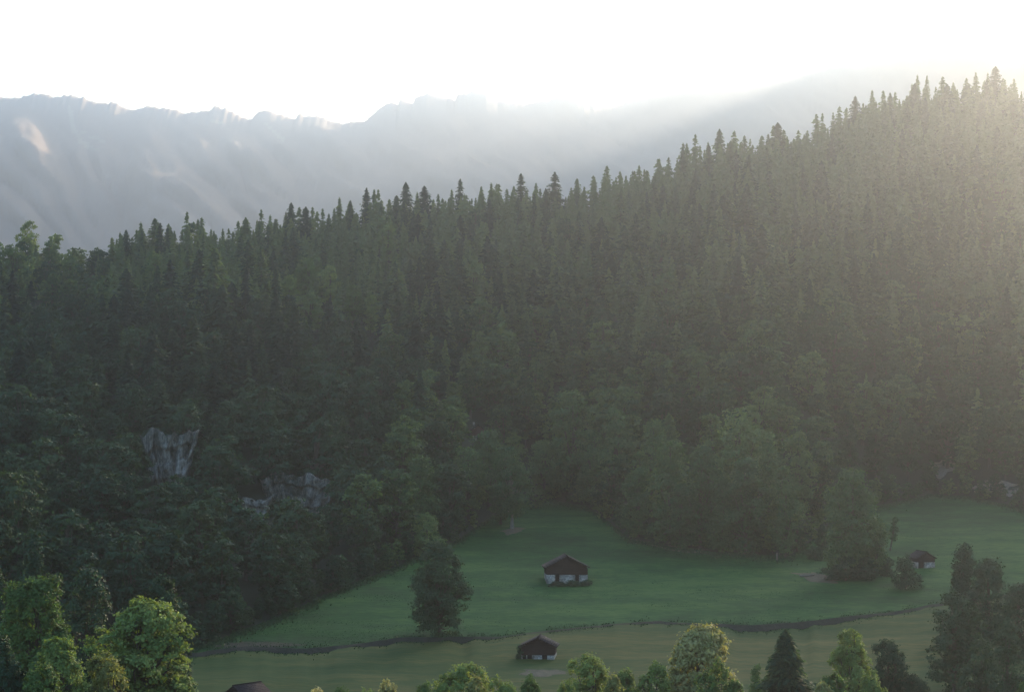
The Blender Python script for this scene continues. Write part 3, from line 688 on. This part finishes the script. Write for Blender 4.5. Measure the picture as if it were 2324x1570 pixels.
G5 = 'pale leafy crowns standing out of the dark wood'  # sunlight on these crowns is put into their paler leaf materials
for (u, vt, w, sd, lab) in [(702, 586, 84, 231, 'brightest pale leafy crown in the upper left half of the wood'), (750, 602, 66, 232, 'pale crown touching the brightest pale crown on its right'), (656, 624, 66, 233, 'pale crown just left of the brightest pale crown'),
                            (800, 646, 58, 234, 'small pale crown stepping down right of the brightest one'), (842, 668, 46, 235, 'smallest pale crown at the lower end of the pale row'), (706, 664, 84, 236, 'duller wide crown right under the brightest pale crown'),
                            (66, 502, 70, 237, 'round tree rising highest on the left end of the skyline'), (112, 545, 66, 238, 'pointed leafy tree right beside the highest round skyline tree'), (30, 556, 80, 239, 'wide pale tree at the left end of the skyline'),
                            (352, 572, 60, 240, 'single pale round crown below the skyline left of the wedge of limestone'), (880, 506, 56, 241, 'pale round crown among spruces near the skyline above the lone tree'), (1300, 800, 70, 242, 'soft pale crown midway up the slope above the highest dome')]:
    ft('broadleaf_tree', u, depth_at(u, vt + 92) - 1, vt, w, lab, midt(sd, wid=.34, shape=['round', 'dome', 'oval'][sd % 3], lobes=10, base=.08, leaves=5000, leaf=.02), M_near if sd in (231, 232, 233, 234, 235, 237, 239, 240, 241) else M_belt, group=G5)

# ------------------------------------------------------------------ forest scatter
rs = np.random.default_rng(2024)
cells = {}
trees = []      # kind, u, x, y, z, h, w, variant
CANDS = 60000
cand_u = rs.uniform(-260, 2620, CANDS); cand_r = rs.uniform(0, 1, CANDS); cand_k = rs.uniform(0, 1, CANDS)
Yc, Zc = breaks(cand_u)
cand_y = Yc[6] + 4 + (Yc[7] + 42 - Yc[6] - 4) * np.sqrt(cand_r * 0.9 + 0.1 * cand_r ** 2)
cand_z = ground(cand_u, cand_y)
cand_v = VC - cand_z / cand_y * F
frac = np.clip((cand_y - Yc[6]) / (Yc[7] - Yc[6]), 0, 1.2)
mixn = fbm(cand_u / 160, cand_v / 130, 61, 3)
HB = (1072, 1102, 958, 992)
for i in range(CANDS):
    u, y, z, f = cand_u[i], cand_y[i], cand_z[i], frac[i]
    left = np.clip((950 - u) / 650, 0, 1)
    pc = np.clip((f - 0.30) / 0.25, 0.05, 0.86) - 0.45 * left * (0.4 + mixn[i]) - (0.35 if mixn[i] < -0.28 else 0) - (0.55 if u < 250 and f > .5 else 0)
    if f > .78 and u > 260: pc = 0.95
    con = cand_k[i] < pc
    x = xy(u, y)
    rad = ((1.9 if f > .8 else 2.7) if con else 4.0)
    cx, cy = int(x // 10), int(y // 10)
    ok = True
    for a in (-1, 0, 1):
        for b in (-1, 0, 1):
            for (px, py, pr) in cells.get((cx + a, cy + b), ()):
                if (px - x) ** 2 + (py - y) ** 2 < (pr + rad) ** 2 * 0.82: ok = False; break
            if not ok: break
        if not ok: break
    if not ok: continue
    hgt = (rs.uniform(8, 14) if rs.uniform() < .6 else rs.uniform(13, 20)) if con else rs.uniform(9.5, 15.5)
    if con and f > 0.8: hgt = rs.uniform(7, 11) if rs.uniform() < .7 else rs.uniform(10, 15)
    if not con and u < 420 and f < .6: hgt *= 1.1
    var = int(rs.integers(0, 7 if con else 8))
    if not con and f > .7: var = [1, 3, 5, 6][var % 4]; hgt *= .85
    wd = hgt * SPR[var]['wid'] * 2 * 1.05 if con else hgt * BRD[var]['wid'] * 2
    vt = VC - (z + hgt) / y * F; wp = wd / y * F; vb = VC - z / y * F
    # clearings: leave the rocks, the forest hut and the foreground glade in view
    bad = False
    for (u0, u1, v0, v1, yr) in ROCKS:
        if y < yr + 6 and u + wp * .45 > u0 + 26 and u - wp * .45 < u1 - 26 and vt < v1 - 38 and vb > v0: bad = True
        if abs(y - yr) < 5 and u0 < u < u1: bad = True
    if y < HUT5[1] + 4 and u + wp * .5 > HB[0] and u - wp * .5 < HB[1] and vt < HB[3] - 14: bad = True
    if 110 < u < 330 and 1235 < vb < 1330: bad = True
    for (fu, fy, fv, fw) in FEATURE_BOXES:
        if abs(fy - y) < 5 and abs(fu - u) < fw * 0.45 + wp * 0.3: bad = True
        if 540 < fy and fy - 40 < y < fy and abs(fu - u) < fw * .3 + wp * .3 and vt < fv + 45: bad = True
    if bad: continue
    cells.setdefault((cx, cy), []).append((x, y, rad))
    trees.append(['spruce' if con else 'broad', u, x, y, z, hgt, wp, vt, vb, var])
# low trees and bushes closing the forest edge
for u in np.arange(-150, 2560, 21.0):
    u = float(u + rs.uniform(-9, 9)); b_ = breaks(np.array([u]))[0]
    y = float(b_[6][0]) + rs.uniform(0.5, 4.5); x = xy(u, y); z = gz(u, y)
    hgt = rs.uniform(3.0, 7.5); var = [1, 3, 5, 6][int(rs.integers(0, 4))]
    wp = hgt * 0.75 / y * F; vt = VC - (z + hgt) / y * F; vb = VC - z / y * F
    if 1080 < u < 1240 or 110 < u < 330: continue
    trees.append(['broad', u, x, y, z - 0.3, hgt, wp, vt, vb, var])
# how much of each tree the picture shows (coarse painter's pass)
SC = 4.0
buf = np.full((int(1570 / SC), int(2324 / SC)), -1, np.int32)
everything = [(t[3], i, t[0], t[1], t[7], t[8], t[6]) for i, t in enumerate(trees)] + [(fy, -2, 'broad', fu, fv, fv + 200, fw) for (fu, fy, fv, fw) in FEATURE_BOXES]
gv = np.arange(buf.shape[0])[:, None] * SC; gu = np.arange(buf.shape[1])[None, :] * SC
for (y, i, kd, u, vt, vb, w) in sorted(everything, reverse=True):
    r0, r1 = max(0, int(vt / SC)), min(buf.shape[0], int(vb / SC) + 1); c0, c1 = max(0, int((u - w / 2) / SC)), min(buf.shape[1], int((u + w / 2) / SC) + 1)
    if r1 <= r0 or c1 <= c0: continue
    V_, U_ = gv[r0:r1], gu[:, c0:c1]
    if kd == 'spruce': m = np.abs(U_ - u) < (V_ - vt) / max(1, vb - vt) * w / 2 + 1
    else: m = ((U_ - u) / (w / 2)) ** 2 + ((V_ - (vt + (vb - vt) * .42)) / ((vb - vt) * .45)) ** 2 < 1
    sub = buf[r0:r1, c0:c1]; sub[np.broadcast_to(m, sub.shape)] = i
vis = np.bincount(buf[buf >= 0], minlength=len(trees))

COLN = [(-400, 140, 'at the left frame edge'), (140, 320, 'above the dark glade'), (320, 470, 'above the wedge of limestone'), (470, 620, 'above the smallest grey rock'), (620, 800, 'above the wide limestone face'), (800, 950, 'above the topknot tree'),
        (950, 1080, 'above the lone egg-shaped tree'), (1080, 1230, 'above the white based hut'), (1230, 1380, 'above the big hut'), (1380, 1480, 'left of the pointed peak'), (1480, 1600, 'under the pointed peak'), (1600, 1750, 'above the second high dome'),
        (1750, 1880, 'above the dark spruce'), (1880, 2020, 'above the biggest meadow tree'), (2020, 2160, 'above the tiny brown hut'), (2160, 2800, 'in the glare at right')]
def zone(u, vt, f):
    c = [k for k, (a, b, _) in enumerate(COLN) if a <= u < b][0]
    top = float(t_top(u))
    d = vt - top
    r = 0 if d < 45 else 1 if d < 110 else 2 if d < 220 else 3 if d < 340 else 4 if d < 470 else 5
    return r, c
ROWN = ['on the skyline', 'just under the skyline', 'high on the slope', 'midway up the slope', 'low on the slope', 'near the forest foot']
ORD = ['leftmost', 'second from left', 'third from left', 'fourth from left', 'fifth from left', 'sixth from left', 'seventh from left', 'eighth from left', 'ninth from left', 'tenth from left', 'eleventh from left', 'twelfth from left']
def darker(u, vb):      # shade of the left and lower wood, put into darker leaf colours
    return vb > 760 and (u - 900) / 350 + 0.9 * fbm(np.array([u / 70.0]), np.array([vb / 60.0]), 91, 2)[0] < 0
for kd, cap, minvis in (('spruce', 298, 5), ('broad', 285, 5)):
    ids = [i for i, t in enumerate(trees) if t[0] == kd]
    ids.sort(key=lambda i: -vis[i])
    own = [i for i in ids[:cap] if vis[i] >= minvis]
    rest = [i for i in ids if i not in set(own)]
    zones = {}
    for i in own:
        t = trees[i]; zones.setdefault(zone(t[1], t[7], 0), []).append(i)
    for (r, c), lst in zones.items():
        lst.sort(key=lambda i: trees[i][1])
        for k, i in enumerate(lst):
            _, u, x, y, z, hgt, wp, vt, vb, var = trees[i]
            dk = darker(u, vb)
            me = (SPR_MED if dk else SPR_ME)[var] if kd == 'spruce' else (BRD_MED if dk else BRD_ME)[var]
            o = link('spruce' if kd == 'spruce' else 'broadleaf_tree', me)
            o.location = (x, y, z - 0.2)
            sw = hgt * (rs.uniform(1.1, 1.5) if kd == 'spruce' else rs.uniform(0.9, 1.2))
            o.scale = (sw, sw, hgt); o.rotation_euler = (rs.normal(0, .015), rs.normal(0, .015), rs.uniform(0, 6.28))
            if kd == 'spruce': look = ['slim spruce', 'spruce', 'thin ragged spruce', 'full spruce', 'ragged spruce', 'bushy spruce', 'sparse spruce'][var]
            else: look = ['round tree', 'oval tree', 'wide round tree', 'slim oval tree', 'flat topped tree', 'pointed leafy tree', 'large oval tree', 'top heavy tree'][var]
            q = len(lst) - 1 - k
            pos = ORD[k] if k <= q else ORD[q].replace('left', 'right')
            lab = f'{look} {ROWN[r]} {COLN[c][2]}, ' + ('alone there' if len(lst) == 1 else f'{pos} there')
            tag(o, lab, 'spruce' if kd == 'spruce' else 'tree', ('spruces of the forest slope' if kd == 'spruce' else 'leafy trees of the forest slope'))
    # the rest of the wood as one mass
    low = SPR_LOW if kd == 'spruce' else BRD_LOW
    VV, QQ, TT, MM, n = [], [], [], [], 0
    for i in rest:
        _, u, x, y, z, hgt, wp, vt, vb, var = trees[i]
        V, Q, M, T = low[var]
        a = rs.uniform(0, 6.28); ca, sa = math.cos(a), math.sin(a); s = rs.uniform(.9, 1.2)
        W = np.stack([(V[:, 0] * ca - V[:, 1] * sa) * hgt * s + x, (V[:, 0] * sa + V[:, 1] * ca) * hgt * s + y, V[:, 2] * hgt + z], 1)
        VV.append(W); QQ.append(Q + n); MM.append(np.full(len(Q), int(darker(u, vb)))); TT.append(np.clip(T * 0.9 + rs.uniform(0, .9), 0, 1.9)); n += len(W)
    if VV:
        nm = 'spruce_wood' if kd == 'spruce' else 'leafy_wood'
        tag(link(nm, make_mesh(nm, np.concatenate(VV), np.concatenate(QQ), [M_spruce, M_shadespruce] if kd == 'spruce' else [M_broad, M_neardark], np.concatenate(MM), np.concatenate(TT))),
            'hazy mass of further spruces filling the slope' if kd == 'spruce' else 'hazy mass of further leafy trees filling the slope', 'wood', kind='stuff')
    print('forest', kd, 'own', len(own), 'rest', len(rest))

# ------------------------------------------------------------------ rough grass
def grass(name, P, H, mat, label):
    n = len(P); r = np.random.default_rng(5)
    up = unit(np.stack([r.normal(0, .35, n), r.normal(0, .35, n), np.ones(n)], 1)) * (H * .5)[:, None]
    sd = unit(np.stack([r.normal(0, 1, n), r.normal(0, 1, n), np.zeros(n)], 1)) * (H * r.uniform(.2, .5, n))[:, None]
    C = P + up * .8
    m = MB(); kites(C, up, sd, r.uniform(0, 1, n), m, 0)
    return tag(link(name, m.mesh(name, [mat])), label, 'grass', kind='stuff')
gu_ = rs.uniform(-60, 2420, 9000); B_ = breaks(gu_)[0]
gy_ = np.where(rs.uniform(0, 1, 9000) < .5, B_[5] + rs.exponential(.8, 9000), B_[4] - rs.exponential(.9, 9000))
k_ = fbm(gu_ / 30, gy_ * 0, 71, 3) > -0.12
gu_, gy_ = gu_[k_], gy_[k_]
grass('bank_grass', np.stack([xy(gu_, gy_), gy_, ground(gu_, gy_)], 1), rs.uniform(.08, .30, len(gu_)), M_neardark, 'dark rough grass along the terrace bank')
gu_ = rs.uniform(400, 2420, 14000); B_ = breaks(gu_)[0]
gy_ = B_[6] - rs.exponential(2.0, 14000)
ok_ = gy_ > B_[5] + 1; gu_, gy_ = gu_[ok_], gy_[ok_]
grass('edge_grass', np.stack([xy(gu_, gy_), gy_, ground(gu_, gy_)], 1), rs.uniform(.15, .6, len(gu_)), M_neardark, 'uncut grass along the forest edge')
gu_ = rs.uniform(400, 2420, 60000); B_ = breaks(gu_)[0]
gy_ = B_[5] + (B_[6] - B_[5]) * rs.uniform(0, 1, 60000)
gx_ = xy(gu_, gy_); ok_ = (fbm(gx_ / 9, gy_ / 7, 81, 3) + rs.normal(0, .12, 60000)) > 0.16
gu_, gy_, gx_ = gu_[ok_], gy_[ok_], gx_[ok_]
M_tuft = leaf_mat('meadow_tufts', (0.010, 0.050, 0.022), (0.020, 0.085, 0.036), (0.055, 0.12, 0.046), 0.2, 0.1)
grass('meadow_grass', np.stack([gx_, gy_, ground(gu_, gy_)], 1), rs.uniform(.06, .17, len(gu_)), M_tuft, 'taller grass tufts in the green meadow')

# ------------------------------------------------------------------ haze
hm, nt, out = new_mat('haze')
pv = N(nt, 'ShaderNodeVolumePrincipled', Density=HAZE_DENSITY, Anisotropy=HAZE_ANISO)
pv.inputs['Color'].default_value = (0.73, 0.86, 1.0, 1)
nt.links.new(pv.outputs[0], out.inputs['Volume'])
hb = MB(); hb.box(-2700, 3900, -120, 6100, -160, 1500)
tag(link('haze', hb.mesh('haze', [hm])), 'pale morning haze filling the valley', 'haze', kind='stuff')

# ------------------------------------------------------------------ light
w = bpy.data.worlds.new('World'); scn.world = w; w.use_nodes = True
nt = w.node_tree
bg = nt.nodes['Background']; bg.inputs['Strength'].default_value = SKY_STRENGTH
sky = nt.nodes.new('ShaderNodeTexSky'); sky.sky_type = 'NISHITA'; sky.sun_disc = False
sky.sun_elevation = math.radians(SUN_EL); sky.sun_rotation = math.radians(SUN_AZ)
sky.air_density = 1.1; sky.dust_density = 2.0; sky.ozone_density = 3.0
nt.links.new(sky.outputs[0], bg.inputs['Color'])
sd = bpy.data.lights.new('sun', 'SUN'); sd.energy = SUN_STRENGTH; sd.angle = math.radians(1.4); sd.color = (1.0, 0.74, 0.50)
so = bpy.data.objects.new('sun', sd); COL.objects.link(so)
az, el = math.radians(SUN_AZ), math.radians(SUN_EL)
from mathutils import Vector
so.rotation_euler = Vector((math.sin(az) * math.cos(el), math.cos(az) * math.cos(el), math.sin(el))).to_track_quat('Z', 'Y').to_euler()
so.location = (400, 300, 400)

# ------------------------------------------------------------------ camera and render
cd = bpy.data.cameras.new('camera'); co = bpy.data.objects.new('camera', cd); COL.objects.link(co)
cd.sensor_width = 36.0; cd.lens = 36.0 * F / 2324.0
cd.shift_y = (VC - 785.0) / 2324.0
cd.clip_start = 0.5; cd.clip_end = 12000
co.rotation_euler = (math.pi / 2, 0, 0)
scn.camera = co
scn.view_settings.view_transform = 'Standard'; scn.view_settings.look = 'None'
scn.view_settings.exposure = EXPOSURE; scn.view_settings.gamma = 1.0; scn.view_settings.use_curve_mapping = False
cy = scn.cycles
cy.max_bounces = 5; cy.diffuse_bounces = 3; cy.glossy_bounces = 1; cy.transmission_bounces = 2; cy.volume_bounces = 0; cy.transparent_max_bounces = 4
cy.use_denoising = True; cy.denoiser = 'OPENIMAGEDENOISE'; cy.denoising_input_passes = 'RGB_ALBEDO_NORMAL'; cy.denoising_prefilter = 'ACCURATE'
cy.use_adaptive_sampling = False
cy.sample_clamp_indirect = 2.0; cy.sample_clamp_direct = 20.0
